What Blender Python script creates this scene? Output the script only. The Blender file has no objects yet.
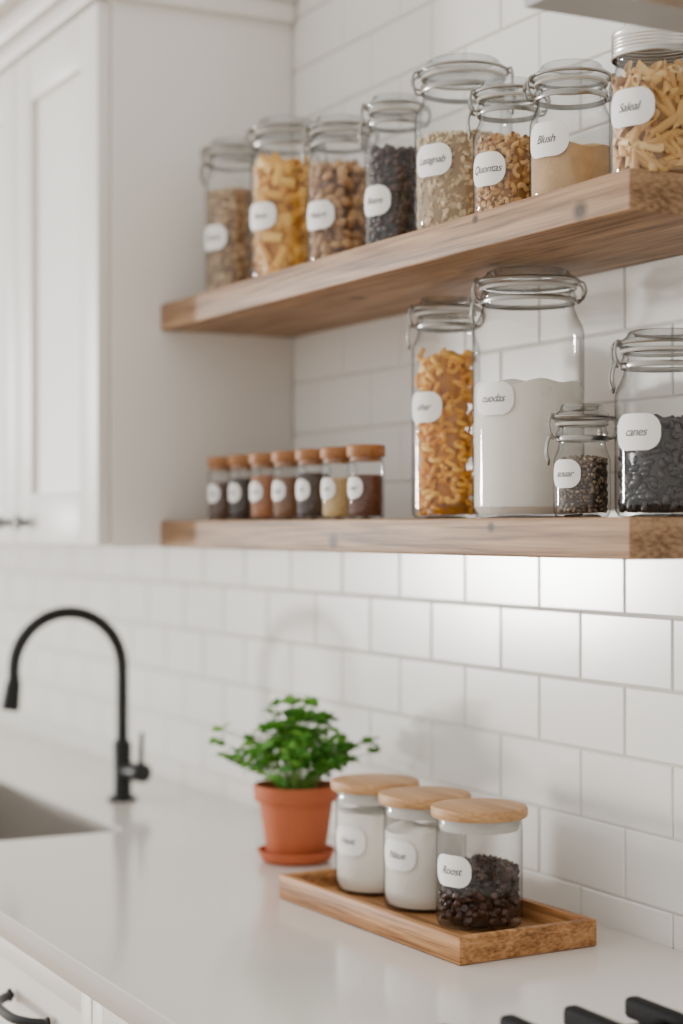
import bpy, bmesh, math, random
import numpy as np
from mathutils import Vector, Matrix
random.seed(7); rng = np.random.default_rng(7)
pi = math.pi
scene = bpy.context.scene
COL = scene.collection

# ------------------------------------------------------------------ helpers
def lin(r, g, b):
    def f(c):
        c /= 255.0
        return c/12.92 if c <= 0.04045 else ((c+0.055)/1.055)**2.4
    return (f(r), f(g), f(b), 1.0)

def newmat(name):
    m = bpy.data.materials.new(name); m.use_nodes = True
    nt = m.node_tree; nt.nodes.clear()
    out = nt.nodes.new('ShaderNodeOutputMaterial')
    return m, nt, out

def pm(name, color, rough=0.5, metallic=0.0, var=0.06, vscale=12.0, bump=0.0, bscale=60.0, coat=0.0, spec=0.5, sss=0.0, stretch=(1, 1, 1)):
    m, nt, out = newmat(name)
    b = nt.nodes.new('ShaderNodeBsdfPrincipled')
    b.inputs['Roughness'].default_value = rough
    b.inputs['Metallic'].default_value = metallic
    b.inputs['Coat Weight'].default_value = coat
    b.inputs['Specular IOR Level'].default_value = spec
    tc = nt.nodes.new('ShaderNodeTexCoord')
    mp = nt.nodes.new('ShaderNodeMapping'); mp.inputs['Scale'].default_value = stretch
    nt.links.new(tc.outputs['Object'], mp.inputs['Vector'])
    n = nt.nodes.new('ShaderNodeTexNoise'); n.inputs['Scale'].default_value = vscale; n.inputs['Detail'].default_value = 4
    nt.links.new(mp.outputs[0], n.inputs['Vector'])
    r = nt.nodes.new('ShaderNodeValToRGB')
    c = color
    r.color_ramp.elements[0].position = 0.3; r.color_ramp.elements[1].position = 0.7
    r.color_ramp.elements[0].color = (c[0]*(1-var), c[1]*(1-var), c[2]*(1-var), 1)
    r.color_ramp.elements[1].color = (min(1, c[0]*(1+var)), min(1, c[1]*(1+var)), min(1, c[2]*(1+var)), 1)
    nt.links.new(n.outputs['Fac'], r.inputs['Fac'])
    nt.links.new(r.outputs['Color'], b.inputs['Base Color'])
    if bump > 0:
        n2 = nt.nodes.new('ShaderNodeTexNoise'); n2.inputs['Scale'].default_value = bscale; n2.inputs['Detail'].default_value = 3
        nt.links.new(mp.outputs[0], n2.inputs['Vector'])
        bp = nt.nodes.new('ShaderNodeBump'); bp.inputs['Strength'].default_value = bump; bp.inputs['Distance'].default_value = 0.002
        nt.links.new(n2.outputs['Fac'], bp.inputs['Height'])
        nt.links.new(bp.outputs['Normal'], b.inputs['Normal'])
    nt.links.new(b.outputs[0], out.inputs[0])
    return m

def attrmat(name, cols, rough=0.55, transl=0.0):
    """colour varied per piece (jar contents also carry painted depth shade) through the float attribute 'rnd'"""
    m, nt, out = newmat(name)
    b = nt.nodes.new('ShaderNodeBsdfPrincipled'); b.inputs['Roughness'].default_value = rough
    a = nt.nodes.new('ShaderNodeAttribute'); a.attribute_name = 'tone'
    r = nt.nodes.new('ShaderNodeValToRGB')
    els = r.color_ramp.elements
    els[0].position = 0; els[0].color = cols[0]
    els[1].position = 1; els[1].color = cols[-1]
    for i in range(1, len(cols)-1):
        e = els.new(i/(len(cols)-1)); e.color = cols[i]
    nt.links.new(a.outputs['Fac'], r.inputs['Fac'])
    nt.links.new(r.outputs['Color'], b.inputs['Base Color'])
    if transl > 0:
        t = nt.nodes.new('ShaderNodeBsdfTranslucent'); nt.links.new(r.outputs['Color'], t.inputs[0])
        mx = nt.nodes.new('ShaderNodeMixShader'); mx.inputs[0].default_value = transl
        nt.links.new(b.outputs[0], mx.inputs[1]); nt.links.new(t.outputs[0], mx.inputs[2]); nt.links.new(mx.outputs[0], out.inputs[0])
    else:
        nt.links.new(b.outputs[0], out.inputs[0])
    return m

def woodmat(name, c1, c2, c3, axis=0, knots=(), rough=0.5, sc=1.0):
    m, nt, out = newmat(name)
    L = nt.links
    b = nt.nodes.new('ShaderNodeBsdfPrincipled'); b.inputs['Roughness'].default_value = rough
    b.inputs['Specular IOR Level'].default_value = 0.3
    tc = nt.nodes.new('ShaderNodeTexCoord')
    src = tc.outputs['Object']
    kfac = None
    for (kx, ky, kz, kr) in knots:
        sub = nt.nodes.new('ShaderNodeVectorMath'); sub.operation = 'SUBTRACT'; sub.inputs[1].default_value = (kx, ky, kz)
        L.new(tc.outputs['Object'], sub.inputs[0])
        scl = nt.nodes.new('ShaderNodeVectorMath'); scl.operation = 'MULTIPLY'; scl.inputs[1].default_value = (0.75, 1, 1)
        L.new(sub.outputs[0], scl.inputs[0])
        ln = nt.nodes.new('ShaderNodeVectorMath'); ln.operation = 'LENGTH'
        L.new(scl.outputs[0], ln.inputs[0])
        mr = nt.nodes.new('ShaderNodeMapRange'); mr.inputs[1].default_value = kr*0.35; mr.inputs[2].default_value = kr
        mr.inputs[3].default_value = 1; mr.inputs[4].default_value = 0
        L.new(ln.outputs['Value'], mr.inputs[0])
        if kfac is None: kfac = mr.outputs[0]
        else:
            mx = nt.nodes.new('ShaderNodeMath'); mx.operation = 'MAXIMUM'
            L.new(kfac, mx.inputs[0]); L.new(mr.outputs[0], mx.inputs[1]); kfac = mx.outputs[0]
    mp = nt.nodes.new('ShaderNodeMapping')
    s = [13*sc, 13*sc, 42*sc]; s[axis] = 1.8*sc
    mp.inputs['Scale'].default_value = s
    L.new(src, mp.inputs['Vector'])
    n = nt.nodes.new('ShaderNodeTexNoise'); n.inputs['Scale'].default_value = 1.0; n.inputs['Detail'].default_value = 6
    n.inputs['Distortion'].default_value = 1.3; n.inputs['Roughness'].default_value = 0.66
    L.new(mp.outputs[0], n.inputs['Vector'])
    mp2 = nt.nodes.new('ShaderNodeMapping'); s2 = [130*sc, 130*sc, 260*sc]; s2[axis] = 7*sc
    mp2.inputs['Scale'].default_value = s2
    L.new(src, mp2.inputs['Vector'])
    n2 = nt.nodes.new('ShaderNodeTexNoise'); n2.inputs['Scale'].default_value = 1.0; n2.inputs['Detail'].default_value = 3
    L.new(mp2.outputs[0], n2.inputs['Vector'])
    mixv = nt.nodes.new('ShaderNodeMath'); mixv.operation = 'MULTIPLY_ADD'; mixv.inputs[1].default_value = 0.40
    L.new(n2.outputs['Fac'], mixv.inputs[0])
    h = nt.nodes.new('ShaderNodeMath'); h.operation = 'MULTIPLY'; h.inputs[1].default_value = 0.60
    L.new(n.outputs['Fac'], h.inputs[0]); L.new(h.outputs[0], mixv.inputs[2])
    r = nt.nodes.new('ShaderNodeValToRGB'); e = r.color_ramp.elements
    e[0].position = 0.38; e[0].color = c1; e[1].position = 0.63; e[1].color = c3
    em = e.new(0.5); em.color = c2
    L.new(mixv.outputs[0], r.inputs['Fac'])
    col = r.outputs['Color']
    if kfac is not None:
        mx = nt.nodes.new('ShaderNodeMixRGB'); mx.inputs[2].default_value = (c1[0]*0.2, c1[1]*0.17, c1[2]*0.15, 1)
        k2 = nt.nodes.new('ShaderNodeMath'); k2.operation = 'MULTIPLY'; k2.inputs[1].default_value = 0.9
        L.new(kfac, k2.inputs[0]); L.new(k2.outputs[0], mx.inputs[0]); L.new(col, mx.inputs[1]); col = mx.outputs[0]
    L.new(col, b.inputs['Base Color'])
    bp = nt.nodes.new('ShaderNodeBump'); bp.inputs['Strength'].default_value = 0.4; bp.inputs['Distance'].default_value = 0.001
    L.new(mixv.outputs[0], bp.inputs['Height']); L.new(bp.outputs['Normal'], b.inputs['Normal'])
    L.new(b.outputs[0], out.inputs[0])
    return m

def glassmat(name, edge=0.32, tint=(0.98, 0.985, 0.98), refl=0.45, base=0.055):
    m, nt, out = newmat(name); L = nt.links
    lw = nt.nodes.new('ShaderNodeLayerWeight'); lw.inputs['Blend'].default_value = 0.5
    p = nt.nodes.new('ShaderNodeMath'); p.operation = 'POWER'; p.inputs[1].default_value = 4.0
    L.new(lw.outputs['Facing'], p.inputs[0])
    f = nt.nodes.new('ShaderNodeMath'); f.operation = 'MULTIPLY_ADD'; f.inputs[1].default_value = refl; f.inputs[2].default_value = base
    f.use_clamp = True
    L.new(p.outputs[0], f.inputs[0])
    p2 = nt.nodes.new('ShaderNodeMath'); p2.operation = 'POWER'; p2.inputs[1].default_value = 3.0
    L.new(lw.outputs['Facing'], p2.inputs[0])
    mc = nt.nodes.new('ShaderNodeMixRGB'); mc.inputs[1].default_value = (*tint, 1); mc.inputs[2].default_value = (edge, edge*1.01, edge, 1)
    L.new(p2.outputs[0], mc.inputs[0])
    tr = nt.nodes.new('ShaderNodeBsdfTransparent'); L.new(mc.outputs[0], tr.inputs[0])
    gl = nt.nodes.new('ShaderNodeBsdfGlossy'); gl.inputs['Roughness'].default_value = 0.04
    n = nt.nodes.new('ShaderNodeTexNoise'); n.inputs['Scale'].default_value = 25
    tc = nt.nodes.new('ShaderNodeTexCoord'); L.new(tc.outputs['Object'], n.inputs['Vector'])
    bp = nt.nodes.new('ShaderNodeBump'); bp.inputs['Strength'].default_value = 0.12; bp.inputs['Distance'].default_value = 0.002
    L.new(n.outputs['Fac'], bp.inputs['Height']); L.new(bp.outputs['Normal'], gl.inputs['Normal'])
    mx = nt.nodes.new('ShaderNodeMixShader')
    L.new(f.outputs[0], mx.inputs[0]); L.new(tr.outputs[0], mx.inputs[1]); L.new(gl.outputs[0], mx.inputs[2])
    L.new(mx.outputs[0], out.inputs[0])
    return m

def setattr_mesh(me, tone):
    a = me.attributes.new('tone', 'FLOAT', 'POINT')
    a.data.foreach_set('value', np.asarray(tone, dtype=np.float32))

class B:
    def __init__(s): s.v = []; s.f = []; s.m = []; s.mats = []
    def add(s, vf, mat, M=None):
        v, f = vf
        if mat not in s.mats: s.mats.append(mat)
        mi = s.mats.index(mat); o = len(s.v)
        for p in v:
            s.v.append(tuple(M @ Vector(p)) if M is not None else tuple(p))
        for q in f: s.f.append([i+o for i in q]); s.m.append(mi)
        return s
    def obj(s, name, parent=None, loc=(0, 0, 0), rotz=0.0, smooth=True, ang=35):
        me = bpy.data.meshes.new(name); me.from_pydata(s.v, [], s.f)
        for m in s.mats: me.materials.append(m)
        me.polygons.foreach_set('material_index', s.m)
        if smooth:
            me.polygons.foreach_set('use_smooth', [True]*len(me.polygons))
            me.set_sharp_from_angle(angle=math.radians(ang))
        me.update()
        o = bpy.data.objects.new(name, me); COL.objects.link(o)
        o.location = loc; o.rotation_euler = (0, 0, rotz)
        if parent: o.parent = parent
        return o

def empty(name, loc=(0, 0, 0), rotz=0.0):
    o = bpy.data.objects.new(name, None); COL.objects.link(o); o.location = loc; o.rotation_euler = (0, 0, rotz)
    o.empty_display_size = 0.05
    return o

def box(x0, x1, y0, y1, z0, z1, bev=0.0, seg=2):
    bm = bmesh.new(); bmesh.ops.create_cube(bm, size=1)
    for v in bm.verts:
        v.co = Vector(((x0+x1)/2+v.co.x*(x1-x0), (y0+y1)/2+v.co.y*(y1-y0), (z0+z1)/2+v.co.z*(z1-z0)))
    if bev > 0:
        bmesh.ops.bevel(bm, geom=bm.edges[:], offset=bev, segments=seg, profile=0.5, affect='EDGES')
    bm.verts.index_update()
    r = ([tuple(v.co) for v in bm.verts], [[v.index for v in f.verts] for f in bm.faces]); bm.free()
    return r

def lathe(prof, seg=48, closed=False):
    v = []; f = []; n = len(prof); rings = []
    for (r, z) in prof:
        if r < 1e-6: rings.append([len(v)]); v.append((0, 0, z))
        else:
            rings.append(list(range(len(v), len(v)+seg)))
            for k in range(seg):
                a = 2*pi*k/seg; v.append((r*math.cos(a), r*math.sin(a), z))
    rng_ = range(n if closed else n-1)
    for i in rng_:
        A = rings[i]; C = rings[(i+1) % n]
        if len(A) == 1 and len(C) == 1: continue
        for k in range(seg):
            k2 = (k+1) % seg
            if len(A) == 1: f.append([A[0], C[k], C[k2]][::-1])
            elif len(C) == 1: f.append([A[k], A[k2], C[0]])
            else: f.append([A[k], A[k2], C[k2], C[k]])
    return v, f

def tube(pts, rad, seg=8, closed=False):
    P = [Vector(p) for p in pts]; n = len(P)
    R = rad if isinstance(rad, (list, tuple)) else [rad]*n
    T = []
    for i in range(n):
        if closed: t = P[(i+1) % n]-P[(i-1) % n]
        else: t = P[min(i+1, n-1)]-P[max(i-1, 0)]
        T.append(t.normalized())
    up = Vector((0, 0, 1)) if abs(T[0].z) < 0.9 else Vector((1, 0, 0))
    N = (up-T[0]*up.dot(T[0])).normalized()
    v = []; f = []
    for i in range(n):
        N = (N-T[i]*N.dot(T[i])).normalized(); Bn = T[i].cross(N)
        for k in range(seg):
            a = 2*pi*k/seg
            v.append(tuple(P[i]+(N*math.cos(a)+Bn*math.sin(a))*R[i]))
    for i in range(n if closed else n-1):
        j = (i+1) % n
        for k in range(seg):
            k2 = (k+1) % seg
            f.append([i*seg+k, i*seg+k2, j*seg+k2, j*seg+k])
    if not closed:
        f.append([k for k in range(seg)][::-1]); f.append([(n-1)*seg+k for k in range(seg)])
    return v, f

def smooth_path(pts, n=5):
    """Catmull-Rom resample"""
    P = [Vector(p) for p in pts]; P = [P[0]*2-P[1]]+P+[P[-1]*2-P[-2]]; out = []
    for i in range(1, len(P)-2):
        for k in range(n):
            t = k/n
            out.append(0.5*((2*P[i])+(-P[i-1]+P[i+1])*t+(2*P[i-1]-5*P[i]+4*P[i+1]-P[i+2])*t*t+(-P[i-1]+3*P[i]-3*P[i+1]+P[i+2])*t**3))
    out.append(P[-2]); return out

def torus(R, r, z, seg=48, s2=8):
    return lathe([(R+r*math.cos(2*pi*k/s2), z+r*math.sin(2*pi*k/s2)) for k in range(s2)], seg, closed=True)

# ------------------------------------------------------------------ materials
M_tile = pm('glazed_white_tile', lin(237, 235, 230), rough=0.15, var=0.01, vscale=3, bump=0.06, bscale=7, spec=0.42)
M_grout = pm('grout', lin(212, 209, 203), rough=0.9, var=0.04, vscale=40)
M_cab = pm('cabinet_paint', lin(234, 231, 226), rough=0.42, var=0.01, vscale=3)
M_quartz = pm('white_quartz', lin(228, 223, 216), rough=0.14, var=0.015, vscale=5)
M_black = pm('matte_black_metal', lin(20, 21, 23), rough=0.42, metallic=0.3, var=0.1)
M_iron = pm('cast_iron', lin(16, 16, 17), rough=0.7, var=0.2, bump=0.3, bscale=300, spec=0.15)
M_steel = pm('brushed_steel', lin(176, 170, 162), rough=0.38, metallic=0.7, var=0.08, vscale=30, stretch=(1, 12, 12))
M_hood = pm('hood_steel', lin(158, 160, 160), rough=0.5, metallic=0.1, var=0.03, vscale=8)
M_wire = pm('clip_wire', lin(156, 153, 147), rough=0.28, metallic=1.0, var=0.05)
M_tin = pm('tin_lid', lin(204, 201, 194), rough=0.28, metallic=1.0, var=0.05, vscale=20)
M_gasket = pm('silicone_gasket', lin(196, 193, 185), rough=0.5, var=0.02)
M_glass = glassmat('jar_glass')
M_lidglass = glassmat('lid_glass', edge=0.30, tint=(0.88, 0.89, 0.885), refl=0.6, base=0.12)
M_label = pm('label_paper', lin(246, 245, 242), rough=0.6, var=0.005)
M_ink = pm('label_ink', lin(64, 62, 60), rough=0.7, var=0.05)
WC = (lin(104, 76, 52), lin(150, 116, 84), lin(182, 148, 112))
M_shelf_lo = woodmat('shelf_oak_lower', *WC, knots=[(-0.016, -0.107, -0.006, 0.013), (0.33, -0.107, 0.010, 0.007)])
M_shelf_hi = woodmat('shelf_oak_upper', *WC, knots=[(0.485, -0.107, -0.008, 0.012), (0.30, -0.107, 0.012, 0.006), (-0.10, -0.03, -0.019, 0.014)])
M_tray = woodmat('tray_acacia', lin(118, 78, 42), lin(166, 117, 71), lin(198, 150, 99), sc=1.3)
M_lid = woodmat('lid_bamboo', lin(168, 124, 80), lin(191, 147, 101), lin(208, 167, 120), sc=1.2)
M_cork = woodmat('spice_lid_wood', lin(122, 80, 46), lin(160, 110, 68), lin(184, 134, 88), sc=2.5)
M_terra = pm('terracotta', lin(186, 97, 58), rough=0.75, var=0.08, vscale=18, bump=0.15, bscale=120)
M_soil = pm('soil', lin(58, 42, 32), rough=0.95, var=0.4, vscale=120, bump=0.8, bscale=200)
M_leaf = attrmat('herb_leaf', [lin(32, 86, 20), lin(60, 128, 34), lin(94, 160, 50), lin(140, 194, 84)], rough=0.48, transl=0.3)
M_stem = pm('herb_stem', lin(122, 162, 68), rough=0.5)
M_floor = woodmat('floor_oak', lin(150, 120, 90), lin(178, 148, 116), lin(196, 168, 136), sc=0.4)
M_flour = pm('flour', lin(242, 237, 227), rough=0.95, var=0.02, vscale=30, bump=0.3, bscale=150)
M_sugar = pm('brown_sugar', lin(190, 156, 112), rough=0.95, var=0.1, vscale=60, bump=0.5, bscale=300)

# ------------------------------------------------------------------ room
TW, TH, G = 0.167, 0.078, 0.0023
X0W, X1W, Z1W = -6.0, 0.6, 2.62
wb = B(); wb.add(box(X0W, X1W, 0.0, 0.12, 0.0, Z1W), M_grout)
wall = wb.obj('wall_back', smooth=False)
tv = []; tf = []
z = 1.254 - TH*5
while z < Z1W-0.01:
    row = round((z-1.254)/TH)
    off = -1.773 + (0 if row % 2 == 0 else TW/2)
    k = math.ceil((X0W-off)/TW)
    while off+(k+1)*TW < X1W:
        x0 = off+k*TW+G/2; x1 = off+(k+1)*TW-G/2
        z0 = z+G/2; z1 = min(z+TH-G/2, Z1W)
        bv = 0.0018; d = -0.0030; tx = random.uniform(-1, 1)*0.00030; tz = random.uniform(-1, 1)*0.00016
        o = len(tv)
        tv += [(x0, 0.0, z0), (x1, 0.0, z0), (x1, 0.0, z1), (x0, 0.0, z1)]
        tv += [(x0, d+bv*0.6, z0), (x1, d+bv*0.6, z0), (x1, d+bv*0.6, z1), (x0, d+bv*0.6, z1)]
        tv += [(x0+bv, d-tx-tz, z0+bv), (x1-bv, d+tx-tz, z0+bv), (x1-bv, d+tx+tz, z1-bv), (x0+bv, d-tx+tz, z1-bv)]
        for a in (0, 4):
            for q in range(4):
                q2 = (q+1) % 4
                tf.append([o+a+q, o+a+q2, o+a+4+q2, o+a+4+q])
        tf.append([o+8, o+9, o+10, o+11])
        k += 1
    z += TH
tb = B(); tb.add((tv, tf), M_tile)
tiles = tb.obj('wall_tiles', parent=wall, ang=20)
fb = B(); fb.add(box(X0W, X1W, -4.0, 0.12, -0.05, 0.0), M_floor); fb.obj('floor', smooth=False)

# ------------------------------------------------------------------ countertop
def rrect(x0, x1, y0, y1, r, n=6):
    pts = []
    for cx, cy, a0 in ((x1-r, y1-r, 0), (x0+r, y1-r, pi/2), (x0+r, y0+r, pi), (x1-r, y0+r, 3*pi/2)):
        for i in range(n+1):
            a = a0+pi/2*i/n; pts.append((cx+r*math.cos(a), cy+r*math.sin(a)))
    return pts
CT = 0.906
SX0, SX1, SY0, SY1 = -3.20, -2.480, -0.505, -0.254
cu = bpy.data.curves.new('ct', 'CURVE'); cu.dimensions = '2D'; cu.fill_mode = 'BOTH'
for pts in ([(X0W, -0.58), (-0.35, -0.58), (-0.35, -0.0045), (X0W, -0.0045)], rrect(SX0, SX1, SY0, SY1, 0.02)):
    sp = cu.splines.new('POLY'); sp.points.add(len(pts)-1)
    for i, p in enumerate(pts): sp.points[i].co = (p[0], p[1], 0, 1)
    sp.use_cyclic_u = True
cu.extrude = 0.0125; cu.bevel_depth = 0.002; cu.bevel_resolution = 2; cu.offset = -0.002
tmp = bpy.data.objects.new('tmp', cu); COL.objects.link(tmp)
dg = bpy.context.evaluated_depsgraph_get()
me = bpy.data.meshes.new_from_object(tmp.evaluated_get(dg)); bpy.data.objects.remove(tmp)
me.materials.clear(); me.materials.append(M_quartz)
ct = bpy.data.objects.new('countertop', me); COL.objects.link(ct); ct.location = (0, 0, CT-0.0145)

# sink (rim tucked just below the counter surface)
sk = B()
v = []; f = []
lv = [(rrect(SX0+0.0012, SX1-0.0012, SY0+0.0012, SY1-0.0012, 0.020), CT-0.006), (rrect(SX0+0.004, SX1-0.004, SY0+0.004, SY1-0.004, 0.022), CT-0.0065),
      (rrect(SX0+0.005, SX1-0.005, SY0+0.005, SY1-0.005, 0.022), CT-0.18), (rrect(SX0+0.012, SX1-0.012, SY0+0.012, SY1-0.012, 0.02), CT-0.195),
      (rrect(SX0+0.028, SX1-0.028, SY0+0.028, SY1-0.028, 0.02), CT-0.20)]
n = len(lv[0][0])
for pts, zz in lv: v += [(p[0], p[1], zz) for p in pts]
for i in range(len(lv)-1):
    for k in range(n):
        k2 = (k+1) % n; f.append([i*n+k, (i+1)*n+k, (i+1)*n+k2, i*n+k2])
f.append([(len(lv)-1)*n+k for k in range(n)])
sk.add((v, f), M_steel)
sk.add(lathe([(0, CT-0.1985), (0.03, CT-0.1985), (0.042, CT-0.1965), (0.045, CT-0.1995)], 32), M_steel, Matrix.Translation(((SX0+SX1)/2, -0.385, 0)))
sk.obj('kitchen_sink')

# ------------------------------------------------------------------ cabinets
def shaker(b, x0, x1, z0, z1, yf, fr=0.058, rec=0.007, th=0.019):
    b.add(box(x0, x0+fr, yf, yf+th, z0, z1, 0.0012), M_cab)
    b.add(box(x1-fr, x1, yf, yf+th, z0, z1, 0.0012), M_cab)
    b.add(box(x0+fr-0.0005, x1-fr+0.0005, yf+0.0002, yf+th, z1-fr, z1, 0.0012), M_cab)
    b.add(box(x0+fr-0.0005, x1-fr+0.0005, yf+0.0002, yf+th, z0, z0+fr, 0.0012), M_cab)
    b.add(box(x0+fr-0.001, x1-fr+0.001, yf+rec, yf+th, z0+fr-0.001, z1-fr+0.001), M_cab)

CX1 = -2.432; CZ0 = 1.3214; CZ1 = 2.13; CYF = -0.312
cab = empty('wall_cabinet', (CX1, CYF, CZ0))
cinv = Matrix.Translation((-CX1, -CYF, -CZ0))
cb = B()
cb.add(box(-4.72, CX1, CYF+0.0205, -0.005, CZ0, CZ1, 0.0015), M_cab)
cb.add(box(-4.72, CX1+0.012, CYF-0.006, -0.005, 2.105, 2.135, 0.003), M_cab)
cb.add(box(-4.72, CX1+0.022, CYF-0.018, -0.005, 2.135, 2.175, 0.006), M_cab)
cb.add(box(-4.72, CX1+0.045, CYF-0.045, -0.005, 2.175, 2.30, 0.01), M_cab)
c = cb.obj('cabinet_carcass'); c.parent = cab; c.matrix_parent_inverse = cinv
db = B()
xr = CX1-0.004; DW = 0.384
for i in range(5):
    shaker(db, xr-DW, xr, CZ0+0.003, 2.100, CYF, fr=0.078, rec=0.009)
    xr -= DW+0.0035
c = db.obj('cabinet_doors'); c.parent = cab; c.matrix_parent_inverse = cinv
kb = B()
def knob(b, x, y, z):
    M = Matrix.Translation((x, y, z)) @ Matrix.Rotation(pi/2, 4, 'X')
    b.add(lathe([(0, 0), (0.006, 0), (0.0055, 0.002), (0.0045, 0.010), (0.006, 0.013), (0.011, 0.015), (0.012, 0.019), (0.0105, 0.022), (0, 0.0225)], 24), M_black, M)
gx = CX1-0.004-DW-0.00175
for xx in (gx-0.030, gx+0.070, gx-2*DW-0.007-0.030, gx-2*DW-0.007+0.070): knob(kb, xx, CYF, 1.357)
c = kb.obj('cabinet_knobs'); c.parent = cab; c.matrix_parent_inverse = cinv

BYF = -0.556
base = empty('base_cabinet', (-2.0, BYF, 0))
inv = Matrix.Translation((2.0, -BYF, 0))
bb = B()
bb.add(box(X0W, SX0-0.03, BYF+0.021, -0.01, 0.10, 0.8755), M_cab)
bb.add(box(SX0-0.03, SX1+0.03, BYF+0.021, -0.01, 0.10, 0.68), M_cab)
bb.add(box(SX0-0.03, SX1+0.03, BYF+0.021, BYF+0.035, 0.68, 0.8755), M_cab)
bb.add(box(SX1+0.03, -0.36, BYF+0.021, -0.01, 0.10, 0.8755), M_cab)
bb.add(box(X0W, -0.36, BYF+0.075, -0.01, 0.0, 0.10), M_cab)
c = bb.obj('base_carcass', smooth=False); c.parent = base; c.matrix_parent_inverse = inv
bd = B(); bh = B()
def pull(b, x, z):
    w = 0.07; pts = []
    for i in range(17):
        t = -1+2*i/16
        yy = BYF-0.030*(1-abs(t)**3.2)-0.0
        pts.append((x+w*t, yy, z))
    b.add(tube(pts, 0.0055, 10), M_black)
    for s in (-1, 1):
        b.add(lathe([(0, 0), (0.008, 0), (0.0075, 0.003), (0.005, 0.005), (0, 0.005)], 16), M_black, Matrix.Translation((x+s*w, BYF, z)) @ Matrix.Rotation(pi/2, 4, 'X'))
x = -1.3
while x > X0W+0.5:
    shaker(bd, x-0.477, x, 0.722, 0.868, BYF, fr=0.032, rec=0.006)
    shaker(bd, x-0.477, x, 0.115, 0.717, BYF, fr=0.058)
    pull(bh, x-0.208, 0.799)
    pull(bh, x-0.208, 0.672)
    x -= 0.481
shaker(bd, -1.296, -0.83, 0.115, 0.868, BYF); shaker(bd, -0.826, -0.365, 0.115, 0.868, BYF)
c = bd.obj('drawer_fronts'); c.parent = base; c.matrix_parent_inverse = inv
c = bh.obj('drawer_pulls'); c.parent = base; c.matrix_parent_inverse = inv

# ------------------------------------------------------------------ shelves
SHX0, SHX1, SHD = CX1+0.0005, -1.3076, 0.218
for nm, zt, zb, mt in (('floating_shelf', 1.359, 1.3205, M_shelf_lo), ('floating_shelf.001', 1.672, 1.634, M_shelf_hi)):
    s = B(); L2 = (SHX1-SHX0)/2; D2 = (SHD-0.004)/2; H2 = (zt-zb)/2
    s.add(box(-L2, L2, -D2, D2, -H2, H2, 0.0022, 3), mt)
    s.obj(nm, loc=((SHX0+SHX1)/2, -0.004-D2, (zt+zb)/2))
Z_LO, Z_HI = 1.3592, 1.6722

# ------------------------------------------------------------------ jars
def rounded_label(R, zc, w, h, ang, rc=None, nx=26):
    rc = min(h, w)*0.42 if rc is None else rc
    v = []; f = []
    for i in range(nx+1):
        t = -math.cos(pi*i/nx); s = t*w/2
        e = max(0.0, abs(s)-(w/2-rc)); hh = h/2-rc+math.sqrt(max(0, rc*rc-e*e))
        a = ang+s/R
        v += [(R*math.cos(a), R*math.sin(a), zc-hh), (R*math.cos(a), R*math.sin(a), zc+hh)]
    for i in range(nx): f.append([2*i, 2*i+2, 2*i+3, 2*i+1])
    return v, f

def text_vf(body, size):
    c = bpy.data.curves.new('t', 'FONT'); c.body = body; c.size = size; c.align_x = 'CENTER'; c.align_y = 'CENTER'; c.shear = 0.35
    c.space_character = 0.92; c.resolution_u = 3
    o = bpy.data.objects.new('t', c); COL.objects.link(o)
    d = bpy.context.evaluated_depsgraph_get()
    m = bpy.data.meshes.new_from_object(o.evaluated_get(d))
    v = [tuple(q.co) for q in m.vertices]; f = [list(p.vertices) for p in m.polygons]
    bpy.data.objects.remove(o)
    return v, f

def add_label(parent, R, zc, w, h, deg, text=None, tsize=0.010):
    ang = math.radians(deg)
    b = B(); b.add(rounded_label(R+0.0006, zc, w, h, ang), M_label)
    if text:
        v, f = text_vf(text, tsize); Rt = R+0.0011
        v2 = [(Rt*math.cos(ang+p[0]/Rt), Rt*math.sin(ang+p[0]/Rt), zc+p[1]) for p in v]
        b.add((v2, f), M_ink)
    b.obj('label', parent=parent, smooth=False)

# -------- food piece templates
def ico(sub, sx, sy, sz):
    bm = bmesh.new(); bmesh.ops.create_icosphere(bm, subdivisions=sub, radius=1)
    bm.verts.index_update()
    v = np.array([(p.co.x*sx, p.co.y*sy, p.co.z*sz) for p in bm.verts]); f = [[q.index for q in fa.verts] for fa in bm.faces]; bm.free()
    return v, f
def T_cavatappi(L=0.030, Rh=0.0042, r=0.0030, turns=1.7, n=22, s=8):
    """corkscrew tube pasta"""
    pts = [(L*(i/n-0.5), Rh*math.cos(2*pi*turns*i/n), Rh*math.sin(2*pi*turns*i/n)) for i in range(n+1)]
    v, f = tube(pts, r, s); return np.array(v), f
def T_penne(L=0.030, r=0.0042, n=10, slant=0.005, wall=0.0009):
    v = []; f = []
    for e, s in ((0, -1), (1, 1)):
        for rr in (r, r-wall):
            for k in range(n):
                a = 2*pi*k/n
                v.append((s*L/2+slant*math.cos(a), rr*math.cos(a), rr*math.sin(a)))
    for k in range(n):
        k2 = (k+1) % n
        f.append([k, k2, 2*n+k2, 2*n+k]); f.append([n+k, 3*n+k, 3*n+k2, n+k2])
        f.append([k, n+k, n+k2, k2]); f.append([2*n+k, 2*n+k2, 3*n+k2, 3*n+k])
    return np.array(v), f
def T_elbow(R=0.006, r=0.0026, arc=pi*0.9, n=7, s=7):
    pts = [(R*math.cos(arc*i/n-arc/2)-R*0.7, R*math.sin(arc*i/n-arc/2), 0) for i in range(n+1)]
    v, f = tube(pts, r, s); return np.array(v), f[:-2]
def T_chip(r=0.0045):
    v, f = lathe([(0, -0.4*r), (r*0.85, -0.4*r), (r, 0), (r*0.75, 0.45*r), (r*0.3, 0.85*r), (0, 1.25*r)], 8)
    return np.array(v), f
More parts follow.
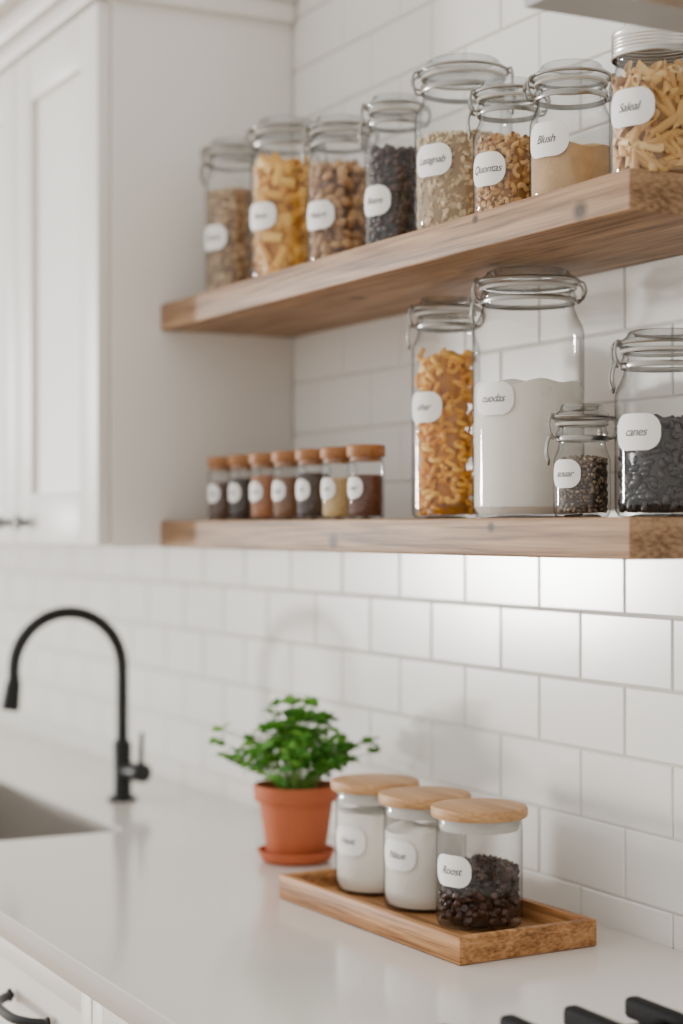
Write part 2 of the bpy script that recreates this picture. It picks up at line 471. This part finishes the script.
TEMPL = {
    'cavatappi': (T_cavatappi(), 0.031, 0.0145, 0.0070), 'penne': (T_penne(), 0.030, 0.009, 0.0045),
    'rigatoni': (T_penne(0.026, 0.0062, 12, 0.0, 0.001), 0.026, 0.013, 0.0065),
    'elbow': (T_elbow(), 0.013, 0.008, 0.003),
    'nut': (ico(2, 0.0085, 0.0055, 0.005), 0.016, 0.011, 0.0055), 'bean': (ico(2, 0.0060, 0.0040, 0.0036), 0.012, 0.008, 0.0038),
    'oat': (ico(1, 0.0048, 0.0034, 0.0014), 0.0096, 0.0066, 0.0015), 'seed': (ico(1, 0.0020, 0.0016, 0.0014), 0.0040, 0.0032, 0.0016),
    'chip': (T_chip(), 0.009, 0.009, 0.0045), 'spice': (ico(1, 0.0013, 0.0010, 0.0009), 0.0026, 0.002, 0.001),
}
def contents(parent, kind, mat, R, z0, z1, density=1.2, dome=0.004, seed=0):
    g = np.random.default_rng(100+seed)
    Rc = R
    if kind == 'powder':
        prof = [(0, z0), (Rc*0.9, z0), (Rc, z0+0.008)]
        for i in range(9): prof.append((Rc, z0+0.008+(z1-z0-0.008)*(i+1)/9))
        for i in range(1, 9):
            t = 1-i/9.0
            prof.append((Rc*t, z1+dome*(1-t*t)))
        prof.append((0, z1+dome))
        v, f = lathe(prof, 64)
        v = [(p[0], p[1], p[2]+(0.0022*math.sin(p[0]*90+seed)+0.002*math.sin(p[1]*130+seed*2)+0.03*(p[0]*0.6-p[1]*0.5) if p[2] > z1-0.002 else 0)) for p in v]
        b = B(); b.add((v, f), mat); return b.obj('contents', parent=parent)
    (tv_, tf_), L, W, ht = TEMPL[kind]
    tv_ = np.asarray(tv_)
    H = z1-z0
    n_side = int(density*2*pi*Rc*H/(L*W*0.8)); n_top = int(density*1.4*pi*Rc*Rc/(L*W*0.8))
    V = []; F = []; tone = []; off = 0
    big = kind in ('cavatappi', 'rigatoni', 'penne', 'nut', 'bean', 'chip')
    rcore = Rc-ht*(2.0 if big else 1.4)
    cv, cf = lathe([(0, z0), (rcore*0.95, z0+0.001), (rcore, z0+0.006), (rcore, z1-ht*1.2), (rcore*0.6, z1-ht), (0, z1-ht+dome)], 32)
    V.append(np.array(cv)); F += cf; tone += [0.15 if kind in ('cavatappi', 'oat', 'rigatoni') else 0.08]*len(cv); off = len(cv)  # core coloured dark to paint shade into the gaps between pieces
    for i in range(n_side+n_top):
        a = g.uniform(0, 2*pi); spin = g.uniform(0, 2*pi)
        tilt = g.normal(0, 0.22, 2)
        R0 = Matrix.Rotation(spin, 3, 'Z'); R1 = Matrix.Rotation(tilt[0], 3, 'X') @ Matrix.Rotation(tilt[1], 3, 'Y')
        if i < n_side:
            zz = g.uniform(z0+ht, z1)
            depth = g.uniform(0.0, 1.0)**1.2*ht*1.6
            r = Rc-ht*1.02-depth
            base_ = Matrix(((0, -math.sin(a), math.cos(a)), (0, math.cos(a), math.sin(a)), (1, 0, 0)))
            roll = Matrix.Rotation(g.uniform(-0.8, 0.8) if kind in ('oat',) else g.uniform(0, 2*pi), 3, 'X')
            M = base_ @ R0 @ R1 @ roll
            c = np.array((r*math.cos(a), r*math.sin(a), zz))
        else:
            rr = (Rc-ht)*math.sqrt(g.uniform(0, 1)); depth = 0
            M = R1 @ R1 @ Matrix.Rotation(g.normal(0, .3), 3, 'Y') @ R0
            c = np.array((rr*math.cos(a), rr*math.sin(a), z1+g.uniform(-ht, ht*0.9)+dome*(1-(rr/Rc)**2)))
        P = tv_*g.uniform(0.85, 1.12) @ np.array(M).T + c
        rad = np.hypot(P[:, 0], P[:, 1]); lim = Rc-g.uniform(0, 0.0012)
        k = np.where(rad > lim, lim/np.maximum(rad, 1e-6), 1.0)
        P[:, 0] *= k; P[:, 1] *= k
        P[:, 2] = np.maximum(P[:, 2], z0)
        V.append(P); F += [[q+off for q in fc] for fc in tf_]; off += len(P)
        rv = g.uniform(0.3, 1.0)*(1-0.5*min(1, depth/(ht*1.6)))  # random tone, with shade painted in: deeper pieces are coloured darker
        tone += [rv]*len(P)
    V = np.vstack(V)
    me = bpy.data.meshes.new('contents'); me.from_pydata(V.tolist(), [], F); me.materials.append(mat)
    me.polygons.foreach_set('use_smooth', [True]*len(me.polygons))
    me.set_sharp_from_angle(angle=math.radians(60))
    setattr_mesh(me, tone); me.update()
    o = bpy.data.objects.new('contents', me); COL.objects.link(o); o.parent = parent
    return o

def body_profile(R, Rn, zt):
    sh = min(0.034, (R-Rn)*1.9+0.008)
    zs = zt-0.018-sh
    p = [(0, 0.004), (R*0.55, 0.003), (R*0.80, 0.0), (R*0.92, 0.0012), (R*0.985, 0.006), (R, 0.014)]
    for i in range(1, 6): p.append((R, 0.014+(zs-0.014)*i/5))
    for i in range(1, 9):
        t = i/8; s = (1-math.cos(pi*t))/2
        p.append((R+(Rn-R)*s, zs+sh*(t*0.75+s*0.25)))
    p += [(Rn, zt-0.012), (Rn+0.0022, zt-0.010), (Rn+0.0028, zt-0.007), (Rn+0.001, zt-0.005), (Rn+0.001, zt-0.002), (Rn-0.001, zt), (Rn-0.0035, zt-0.001), (Rn-0.0035, zt-0.012)]
    return p

def clip_jar(name, x, y, z, H, R, neck=0.82, latch=-118):
    e = empty(name, (x, y, z))
    Rn = R*neck; lh = 0.021; zt = H-lh
    b = B(); b.add(lathe(body_profile(R, Rn, zt), 64), M_glass); b.obj('jar_body', parent=e, ang=60)
    g = B(); g.add(torus(Rn+0.0012, 0.0019, zt+0.0016, 56, 8), M_gasket); g.obj('gasket', parent=e)
    l = B()
    l.add(lathe([(0, zt+0.0035), (Rn*0.93, zt+0.0035), (Rn+0.003, zt+0.0038), (Rn+0.0045, zt+0.006), (Rn+0.0045, zt+0.010), (Rn+0.002, zt+0.013), (Rn*0.94, zt+0.0155), (Rn*0.90, zt+0.0195), (Rn*0.85, zt+lh), (Rn*0.76, zt+lh-0.001), (Rn*0.70, zt+0.016), (Rn*0.4, zt+0.015), (0, zt+0.015)], 56), M_lidglass)
    l.obj('jar_lid', parent=e, ang=60)
    w = B(); wr = 0.00145
    w.add(lathe([(Rn+0.0012, zt-0.0155), (Rn+0.0026, zt-0.0155), (Rn+0.0030, zt-0.0145), (Rn+0.0030, zt-0.0110), (Rn+0.0026, zt-0.0100), (Rn+0.0012, zt-0.0100)], 56), M_wire)
    w.add(torus(Rn+0.0056, wr*1.25, zt+0.0085, 56, 8), M_wire)
    A = math.radians(latch)
    def P(rad, tan, zz, ang=A):
        return (rad*math.cos(ang)-tan*math.sin(ang), rad*math.sin(ang)+tan*math.cos(ang), zz)
    ro = Rn+0.0035; tw = min(0.012, R*0.26)
    for s in (-1, 1):
        w.add(tube(smooth_path([P(ro, s*tw, zt-0.0125), P(ro+0.0045, s*tw, zt-0.009), P(ro+0.0065, s*tw*0.95, zt+0.000), P(ro+0.005, s*tw*0.9, zt+0.010), P(ro+0.001, s*tw*0.85, zt+0.0105)]), wr, 7), M_wire)
        w.add(tube(smooth_path([P(ro+0.0045, s*tw*0.8, zt-0.009), P(ro+0.0075, s*tw*0.8, zt-0.016), P(ro+0.0085, s*tw*0.72, zt-0.026), P(ro+0.0065, s*tw*0.55, zt-0.034)]), wr, 7), M_wire)
    w.add(tube(smooth_path([P(ro+0.0065, -tw*0.55, zt-0.034), P(ro+0.0065, 0, zt-0.038), P(ro+0.0065, tw*0.55, zt-0.034)]), wr, 7), M_wire)
    w.add(tube([P(ro+0.0045, -tw*1.05, zt-0.009), P(ro+0.0045, tw*1.05, zt-0.009)], wr*1.7, 8), M_wire)
    w.add(tube([P(ro+0.006, -tw*0.95, zt+0.006), P(ro+0.006, tw*0.95, zt+0.006)], wr, 8), M_wire)
    A2 = A+pi
    for s in (-1, 1):
        w.add(tube(smooth_path([P(ro-0.001, s*tw, zt-0.0125, A2), P(ro+0.005, s*tw, zt-0.011, A2), P(ro+0.008, s*tw, zt-0.002, A2), P(ro+0.006, s*tw, zt+0.006, A2), P(ro, s*tw, zt+0.0085, A2)]), wr, 7), M_wire)
    w.add(tube([P(ro+0.008, -tw, zt-0.002, A2), P(ro+0.008, tw, zt-0.002, A2)], wr*1.5, 8), M_wire)
    w.obj('wire_clip', parent=e)
    return e

def screw_jar(name, x, y, z, H, R, neck=0.86):
    e = empty(name, (x, y, z)); Rn = R*neck; lh = 0.020; zt = H-lh
    b = B(); b.add(lathe(body_profile(R, Rn, zt+0.006), 64), M_glass); b.obj('jar_body', parent=e, ang=60)
    l = B()
    pr = [(Rn+0.003, zt-0.006), (Rn+0.0042, zt-0.005), (Rn+0.0042, zt-0.002), (Rn+0.003, zt-0.001)]
    for i in range(4):
        zz = zt+0.001+i*0.0032
        pr += [(Rn+0.0032, zz), (Rn+0.0040, zz+0.0012), (Rn+0.0032, zz+0.0024)]
    pr += [(Rn+0.004, H-0.004), (Rn+0.0042, H-0.002), (Rn+0.003, H), (Rn-0.001, H), (Rn-0.003, H-0.0015), (0, H-0.0012)]
    l.add(lathe(pr, 64), M_tin)
    l.obj('screw_lid', parent=e, ang=50)
    return e

YU = -0.145
C_mixed = attrmat('grain_mix', [lin(84, 62, 42), lin(150, 118, 84), lin(186, 154, 116), lin(220, 196, 158)])
C_yel = attrmat('pasta_yellow', [lin(160, 104, 26), lin(216, 156, 50), lin(238, 182, 72), lin(248, 206, 108)], rough=0.45)
C_nut = attrmat('nuts', [lin(84, 56, 32), lin(148, 106, 64), lin(182, 136, 88), lin(208, 168, 118)])
C_dark = attrmat('dark_beans', [lin(18, 10, 9), lin(44, 24, 20), lin(64, 38, 30), lin(86, 54, 42)], rough=0.35)
C_oat = attrmat('rolled_oats', [lin(110, 86, 56), lin(182, 154, 112), lin(212, 188, 148), lin(236, 218, 186)], rough=0.7)
C_mac = attrmat('macaroni', [lin(126, 82, 32), lin(188, 138, 74), lin(212, 166, 100), lin(230, 192, 134)])
C_penne = attrmat('penne_pasta', [lin(130, 86, 34), lin(206, 156, 84), lin(230, 186, 114), lin(242, 208, 146)], rough=0.45)
C_orange = attrmat('pasta_orange', [lin(150, 88, 10), lin(222, 150, 26), lin(244, 178, 48), lin(252, 204, 88)], rough=0.45)
C_seed = attrmat('seed_mix', [lin(40, 30, 24), lin(92, 74, 60), lin(134, 114, 94), lin(184, 164, 140)])
C_black = attrmat('black_beans', [lin(12, 10, 11), lin(32, 27, 29), lin(48, 41, 43), lin(66, 58, 60)], rough=0.33)
C_choc = attrmat('chocolate_chips', [lin(20, 11, 8), lin(46, 29, 22), lin(64, 41, 32), lin(86, 58, 45)], rough=0.4)

LD = -72
J = [
 ('c', -2.336, YU, 0.225, 0.040, 0.084, 'Otwes', 'oat', C_mixed, 0.150),
 ('c', -2.164, YU, 0.219, 0.0485, 0.087, 'Pesne', 'rigatoni', C_yel, 0.152),
 ('c', -2.008, YU, 0.191, 0.0415, 0.065, 'Malurt', 'nut', C_nut, 0.124),
 ('c', -1.867, YU, 0.189, 0.0365, 0.061, 'Beans', 'bean', C_dark, 0.120),
 ('c', -1.712, YU, 0.1955, 0.0545, 0.078, 'Lasagnab', 'oat', C_oat, 0.106),
 ('c', -1.597, -0.160, 0.146, 0.0372, 0.049, 'Quontas', 'elbow', C_mac, 0.078),
 ('c', -1.504, YU, 0.1436, 0.042, 0.063, 'Blush', 'powder', M_sugar, 0.056),
 ('s', -1.366, YU, 0.143, 0.0435, 0.066, 'Saleal', 'penne', C_penne, 0.094),
]
for i, (k, x, y, H, R, lz, tx, ck, cm, fl) in enumerate(J):
    if k == 'c': e = clip_jar('clip_top_glass_jar', x, y, Z_HI, H, R, latch=[-125, 62, -112, -120, 58, -118, 66, 0][i], neck=0.86 if i < 3 else 0.82)
    else: e = screw_jar('screw_top_glass_jar', x, y, Z_HI, H, R)
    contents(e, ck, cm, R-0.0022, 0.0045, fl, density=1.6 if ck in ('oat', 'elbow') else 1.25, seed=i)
    add_label(e, R, lz, min(0.052, R*1.22), 0.035, LD, tx, 0.0115)
JL = [
 (-1.808, -0.11, 0.258, 0.040, 0.129, 'ohar', 'cavatappi', C_orange, 0.182),
 (-1.635, -0.11, 0.268, 0.0605, 0.127, 'cuodas', 'powder', M_flour, 0.143),
 (-1.471, -0.155, 0.112, 0.0285, 0.043, 'aouar', 'seed', C_seed, 0.056),
 (-1.399, -0.11, 0.180, 0.047, 0.081, 'canes', 'bean', C_black, 0.088),
]
for i, (x, y, H, R, lz, tx, ck, cm, fl) in enumerate(JL):
    e = clip_jar('clip_top_glass_jar', x, y, Z_LO, H, R, latch=[-118, -118, -118, -118][i])
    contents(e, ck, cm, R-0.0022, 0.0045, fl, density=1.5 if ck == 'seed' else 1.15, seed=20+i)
    add_label(e, R, lz, min(0.052, R*1.22), 0.035 if R > 0.03 else 0.028, LD, tx, 0.012 if R > 0.03 else 0.0095)

# spice jars
spc = [[lin(78, 54, 38), lin(130, 94, 66)], [lin(40, 28, 22), lin(80, 58, 44)], [lin(156, 96, 54), lin(202, 140, 90)], [lin(120, 78, 48), lin(160, 112, 72)],
       [lin(50, 36, 30), lin(96, 72, 58)], [lin(200, 168, 108), lin(236, 210, 154)], [lin(84, 44, 26), lin(128, 74, 46)]]
for i in range(7):
    x = -2.335+0.0705*i
    e = empty('spice_jar', (x, -0.16, Z_LO)); R = 0.0222
    b = B(); b.add(lathe([(0, 0.003), (R*0.8, 0.0), (R*0.95, 0.001), (R, 0.005), (R, 0.040), (R, 0.066), (R*0.97, 0.070), (R*0.9, 0.073), (R*0.9, 0.076)], 40), M_glass); b.obj('jar_body', parent=e, ang=60)
    l = B(); l.add(lathe([(R*0.86, 0.070), (R*0.86, 0.0755), (R*1.03, 0.0757), (R*1.05, 0.0765), (R*1.05, 0.088), (R*1.02, 0.0895), (R*0.9, 0.090), (0, 0.090)], 40), M_cork); l.obj('wood_lid', parent=e)
    contents(e, 'spice', attrmat('spice_%d' % i, spc[i], rough=0.8), R-0.0015, 0.003, [0.052, 0.056, 0.058, 0.054, 0.058, 0.050, 0.052][i], density=0.9, dome=0.001, seed=40+i)
    add_label(e, R, 0.038, 0.026, 0.026, LD, ['oreg', 'clov', 'cumn', 'sage', 'dill', 'salt', 'papr'][i], 0.0075)

# ------------------------------------------------------------------ tray and canisters
tr = empty('wooden_tray', (-1.7535, -0.166, CT+0.0004), math.radians(2.5))
t = B(); a, d, h, th = 0.194, 0.0875, 0.0285, 0.010
t.add(box(-a, a, -d, -d+th, 0, h, 0.0018), M_tray); t.add(box(-a, a, d-th, d, 0, h, 0.0018), M_tray)
t.add(box(-a, -a+th, -d+th-0.001, d-th+0.001, 0, h, 0.0018), M_tray); t.add(box(a-th, a, -d+th-0.001, d-th+0.001, 0, h, 0.0018), M_tray)
t.add(box(-a+0.003, a-0.003, -d+0.003, d-0.003, 0.0006, 0.009), M_tray)
t.obj('tray_body', parent=tr)
for i, (x, y, H, tx, ck, cm, fl) in enumerate([
    (-1.893, -0.158, 0.132, 'Heat', 'powder', M_flour, 0.094),
    (-1.785, -0.152, 0.130, 'Naue', 'powder', M_flour, 0.088),
    (-1.677, -0.146, 0.130, 'Roost', 'chip', C_choc, 0.060)]):
    e = empty('storage_canister', (x, y, CT+0.0098)); R = 0.0475
    b = B(); b.add(lathe([(0, 0.003), (R*0.85, 0.0), (R*0.96, 0.002), (R, 0.009), (R, 0.05), (R, H-0.026), (R*0.985, H-0.018), (R*0.97, H-0.0125), (R*0.94, H-0.012), (R*0.94, H-0.02)], 64), M_glass); b.obj('canister_body', parent=e, ang=60)
    l = B(); l.add(lathe([(0, H-0.0118), (R*1.09, H-0.0118), (R*1.115, H-0.010), (R*1.12, H-0.007), (R*1.12, H-0.003), (R*1.10, H-0.0005), (R*1.07, H), (0, H)], 64), M_lid); l.obj('bamboo_lid', parent=e)
    s = B(); s.add(lathe([(R*0.93, H-0.012), (R*0.93, H-0.022), (R*0.90, H-0.026), (0, H-0.026)], 48), M_gasket)
    s.add(torus(R*0.955, 0.0016, H-0.0135), M_gasket); s.obj('lid_seal', parent=e)
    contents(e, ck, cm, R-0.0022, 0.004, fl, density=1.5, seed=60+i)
    add_label(e, R, 0.064, 0.050, 0.034, LD, tx, 0.012)

# ------------------------------------------------------------------ potted herb
pl = empty('potted_herb', (-2.150, -0.137, CT+0.0003))
p = B()
p.add(lathe([(0, 0), (0.040, 0), (0.046, 0.003), (0.051, 0.012), (0.052, 0.016), (0.0495, 0.016), (0.046, 0.010), (0.042, 0.006), (0, 0.006)], 56), M_terra)
p.obj('saucer', parent=pl)
p = B()
p.add(lathe([(0, 0.0065), (0.0375, 0.0065), (0.039, 0.009), (0.0495, 0.080), (0.0545, 0.081), (0.056, 0.083), (0.0575, 0.099), (0.0562, 0.102), (0.0525, 0.102), (0.051, 0.099), (0.0495, 0.090)], 56), M_terra)
p.add(lathe([(0.0499, 0.090), (0.03, 0.092), (0, 0.093)], 32), M_soil)
p.obj('terracotta_pot', parent=pl, ang=40)
LV = []; LF = []; LR = []; st = B()
def leaf(pos, dirv, up, L, W, r):
    d = dirv.normalized(); s = d.cross(up)
    if s.length < 1e-3: s = Vector((1, 0, 0))
    s.normalize(); n = s.cross(d).normalized()
    prof = [(0, 0.05), (0.12, 0.45), (0.30, 0.92), (0.42, 0.84), (0.56, 1.0), (0.70, 0.74), (0.82, 0.64), (0.93, 0.32), (1.0, 0.03)]
    o = len(LV)
    for (t, w) in prof:
        cz = -0.28*t*t*L
        for k in (-1, -0.5, 0, 0.5, 1):
            q = pos+d*(t*L)+s*(k*w*W*0.5)+n*(cz+0.16*W*abs(k)*w)
            LV.append(tuple(q)); LR.append(r)
    for i in range(len(prof)-1):
        for k in range(4):
            a = o+i*5+k; LF.append([a, a+1, a+6, a+5])
rs = random.Random(11)
special = {3: (0.092, 0.062, 55), 17: (0.092, 0.062, -125), 29: (0.096, 0.048, 66), 41: (0.090, 0.080, -108)}
for i in range(104):
    az = rs.uniform(0, 2*pi); sp_ = math.sqrt(rs.uniform(0, 1))
    r0 = 0.034*sp_; hgt = (0.118-0.076*sp_**2)*rs.uniform(0.52, 1.10); out = 0.078*sp_**1.15*rs.uniform(0.6, 1.15)
    if i in special: out, hgt, az = special[i]; az = math.radians(az)
    p0 = Vector((r0*math.cos(az)*0.7, r0*math.sin(az)*0.7, 0.091))
    p3 = Vector(((r0*0.5+out)*math.cos(az), (r0*0.5+out)*math.sin(az), 0.095+hgt))
    p1 = p0+Vector((0.1*out*math.cos(az), 0.1*out*math.sin(az), hgt*0.6)); p2 = p0.lerp(p3, 0.6)+Vector((0, 0, hgt*0.25))
    pts = []
    for k in range(7):
        t_ = k/6; q = ((1-t_)**3)*p0+3*t_*(1-t_)**2*p1+3*t_*t_*(1-t_)*p2+t_**3*p3; pts.append(q)
    st.add(tube([tuple(q) for q in pts], [0.0010-0.0004*k/6 for k in range(7)], 5), M_stem)
    tip = pts[-1]; td = (pts[-1]-pts[-2]).normalized()
    nl = rs.choice((3, 4, 5)); rot = rs.uniform(0, 2*pi)
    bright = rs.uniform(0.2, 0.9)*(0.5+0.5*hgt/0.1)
    def ring(c, n_, L0, up_=0.25):
        for k in range(n_):
            aa = rot+2*pi*k/n_+rs.uniform(-0.4, 0.4)
            dv = Vector((math.cos(aa), math.sin(aa), up_+rs.uniform(-0.6, 0.7)))+td*0.35
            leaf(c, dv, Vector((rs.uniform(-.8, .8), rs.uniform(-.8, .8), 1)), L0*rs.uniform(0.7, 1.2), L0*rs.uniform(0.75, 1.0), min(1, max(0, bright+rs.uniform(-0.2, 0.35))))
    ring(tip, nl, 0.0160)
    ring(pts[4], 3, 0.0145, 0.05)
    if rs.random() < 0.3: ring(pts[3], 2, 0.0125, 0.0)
me = bpy.data.meshes.new('leaves'); me.from_pydata(LV, [], LF); me.materials.append(M_leaf)
me.polygons.foreach_set('use_smooth', [True]*len(me.polygons)); setattr_mesh(me, LR); me.update()
o = bpy.data.objects.new('leaves', me); COL.objects.link(o); o.parent = pl
st.obj('stems', parent=pl)

# ------------------------------------------------------------------ faucet
fa = empty('kitchen_faucet', (-2.759, -0.153, CT+0.0002))
q = B()
q.add(lathe([(0, 0), (0.024, 0), (0.025, 0.002), (0.024, 0.006), (0.0165, 0.008), (0.0155, 0.012), (0.0155, 0.092), (0.013, 0.096), (0.010, 0.099), (0, 0.099)], 40), M_black)
q.obj('faucet_base', parent=fa, ang=40)
q = B(); pts = [(0, 0, 0.095), (0, 0, 0.14), (0, 0, 0.18), (0, 0, 0.212)]
Rg = 0.091; zc = 0.216
for k in range(1, 25):
    a = pi*1.04*k/24
    pts.append((0, -Rg+Rg*math.cos(a), zc+Rg*math.sin(a)))
q.add(tube(pts, 0.0100, 16), M_black)
q.obj('gooseneck', parent=fa)
end = Vector(pts[-1]); dirn = (Vector(pts[-1])-Vector(pts[-2])).normalized(); dirn = (dirn+Vector((0, -0.2, 0))).normalized()
q = B(); Mx = Matrix.Translation(end) @ dirn.to_track_quat('Z', 'Y').to_matrix().to_4x4()
q.add(lathe([(0, -0.001), (0.0105, -0.001), (0.0110, 0.002), (0.0105, 0.004), (0.0125, 0.006), (0.0150, 0.038), (0.0155, 0.046), (0.0145, 0.050), (0.011, 0.051), (0, 0.049)], 28), M_black, Mx)
q.obj('spray_head', parent=fa, ang=40)
q = B(); hd = Vector((0.92, 0.38, 0)).normalized()
Mh = Matrix.Translation((0, 0, 0.048)) @ hd.to_track_quat('Z', 'Y').to_matrix().to_4x4()
q.add(lathe([(0, 0.006), (0.0145, 0.006), (0.0145, 0.034), (0.0155, 0.036), (0.0155, 0.052), (0.0135, 0.055), (0, 0.056)], 28), M_black, Mh)
hb = hd*0.044+Vector((0, 0, 0.048))
q.add(tube([tuple(hb), tuple(hb+Vector((0, 0, 0.03))), tuple(hb+Vector((0, 0, 0.065))+hd*0.002)], [0.0052, 0.0042, 0.0038], 12), M_black)
q.obj('side_lever', parent=fa, ang=40)

# ------------------------------------------------------------------ cooktop and hood
ck = empty('gas_cooktop', (-0.9, -0.28, CT+0.0003))
q = B()
q.add(box(-0.365, 0.37, -0.25, 0.235, 0, 0.008, 0.003), M_steel)
q.obj('hob_plate', parent=ck)
q = B(); zt_ = 0.0300
for gx in (-0.19, 0.19):
    w = 0.165
    for yy in (-0.222, 0.205):
        q.add(box(gx-w, gx+w, yy-0.006, yy+0.006, zt_-0.012, zt_, 0.002), M_iron)
    for xx in (-w+0.006+0.03, w-0.006-0.03):
        q.add(box(gx+xx-0.006, gx+xx+0.006, -0.22, 0.205, zt_-0.014, zt_-0.002, 0.002), M_iron)
    for k in range(7):
        y_ = -0.219+0.0645*k
        q.add(box(gx-w-0.022, gx-0.035, y_-0.008, y_+0.008, zt_-0.014, zt_+0.005, 0.005, 3), M_iron)
        q.add(box(gx+0.035, gx+w+0.022, y_-0.008, y_+0.008, zt_-0.014, zt_+0.005, 0.005, 3), M_iron)
    for xx in (-w+0.03, w-0.03):
        for yy in (-0.215, 0.2):
            q.add(box(gx+xx-0.007, gx+xx+0.007, yy-0.007, yy+0.007, 0.0078, zt_-0.01, 0.001), M_iron)
q.obj('cast_iron_grates', parent=ck)
q = B()
for gx in (-0.19, 0.19):
    for gy in (-0.12, 0.11):
        q.add(lathe([(0, 0.008), (0.042, 0.008), (0.040, 0.012), (0.03, 0.013), (0.03, 0.015), (0, 0.0155)], 32), M_iron, Matrix.Translation((gx, gy, 0)))
q.obj('burners', parent=ck)

hd_ = empty('range_hood', (-0.85, -0.01, 1.779))
q = B()
hx0, hx1, hy0, hy1 = -0.40, 0.40, -0.36, 0.0
q.add(box(hx0, hx1, hy0, hy1, 0.0, 0.06, 0.002), M_hood)
for sx in (-0.19, 0.19): q.add(box(sx-0.14, sx+0.14, hy0+0.06, hy1-0.06, -0.003, 0.003, 0.001), M_steel)
v = [(hx0, hy0, 0.06), (hx1, hy0, 0.06), (hx1, hy1, 0.06), (hx0, hy1, 0.06), (-0.15, -0.27, 0.26), (0.15, -0.27, 0.26), (0.15, hy1, 0.26), (-0.15, hy1, 0.26)]
q.add((v, [[0, 1, 5, 4], [1, 2, 6, 5], [2, 3, 7, 6], [3, 0, 4, 7], [4, 5, 6, 7], [3, 2, 1, 0]]), M_hood)
q.add(box(-0.15, 0.15, -0.27, hy1, 0.2602, 0.80, 0.001), M_hood)
q.obj('hood_body', parent=hd_, smooth=False)

# ------------------------------------------------------------------ light
w = bpy.data.worlds.new('world'); scene.world = w; w.use_nodes = True
nt = w.node_tree; bg = nt.nodes['Background']
tc = nt.nodes.new('ShaderNodeTexCoord'); sx = nt.nodes.new('ShaderNodeSeparateXYZ'); nt.links.new(tc.outputs['Generated'], sx.inputs[0])
mr = nt.nodes.new('ShaderNodeMapRange'); mr.inputs[1].default_value = -1; mr.inputs[2].default_value = 1
nt.links.new(sx.outputs['X'], mr.inputs[0])
rp = nt.nodes.new('ShaderNodeValToRGB'); rp.color_ramp.elements[0].color = (1.0, 0.988, 0.965, 1); rp.color_ramp.elements[1].color = (0.46, 0.432, 0.392, 1)
nt.links.new(mr.outputs[0], rp.inputs[0]); nt.links.new(rp.outputs[0], bg.inputs[0]); bg.inputs[1].default_value = 2.0

def sun(name, travel, energy, angle, col=(1, 1, 1)):
    l = bpy.data.lights.new(name, 'SUN'); l.energy = energy; l.angle = math.radians(angle); l.color = col
    o = bpy.data.objects.new(name, l); COL.objects.link(o); o.rotation_euler = Vector(travel).to_track_quat('-Z', 'Y').to_euler()
    o.location = (-4, -2, 3)
sun('low_sun_through_window', (1.47, 1.0, 0.0), 2.3, 6.0, (1, 0.97, 0.93))

# ------------------------------------------------------------------ camera
cam = bpy.data.cameras.new('camera'); co = bpy.data.objects.new('camera', cam); COL.objects.link(co)
co.location = (0, -1.193, 1.35)
aa = math.radians(27.6)
co.rotation_euler = Vector((-math.cos(aa), math.sin(aa), 0)).to_track_quat('-Z', 'Y').to_euler()
cam.sensor_width = 36; cam.lens = 1800*36/1024; cam.shift_y = 15/1024
cam.dof.use_dof = True; cam.dof.focus_distance = 1.80; cam.dof.aperture_fstop = 2.7
cam.clip_start = 0.05
scene.camera = co
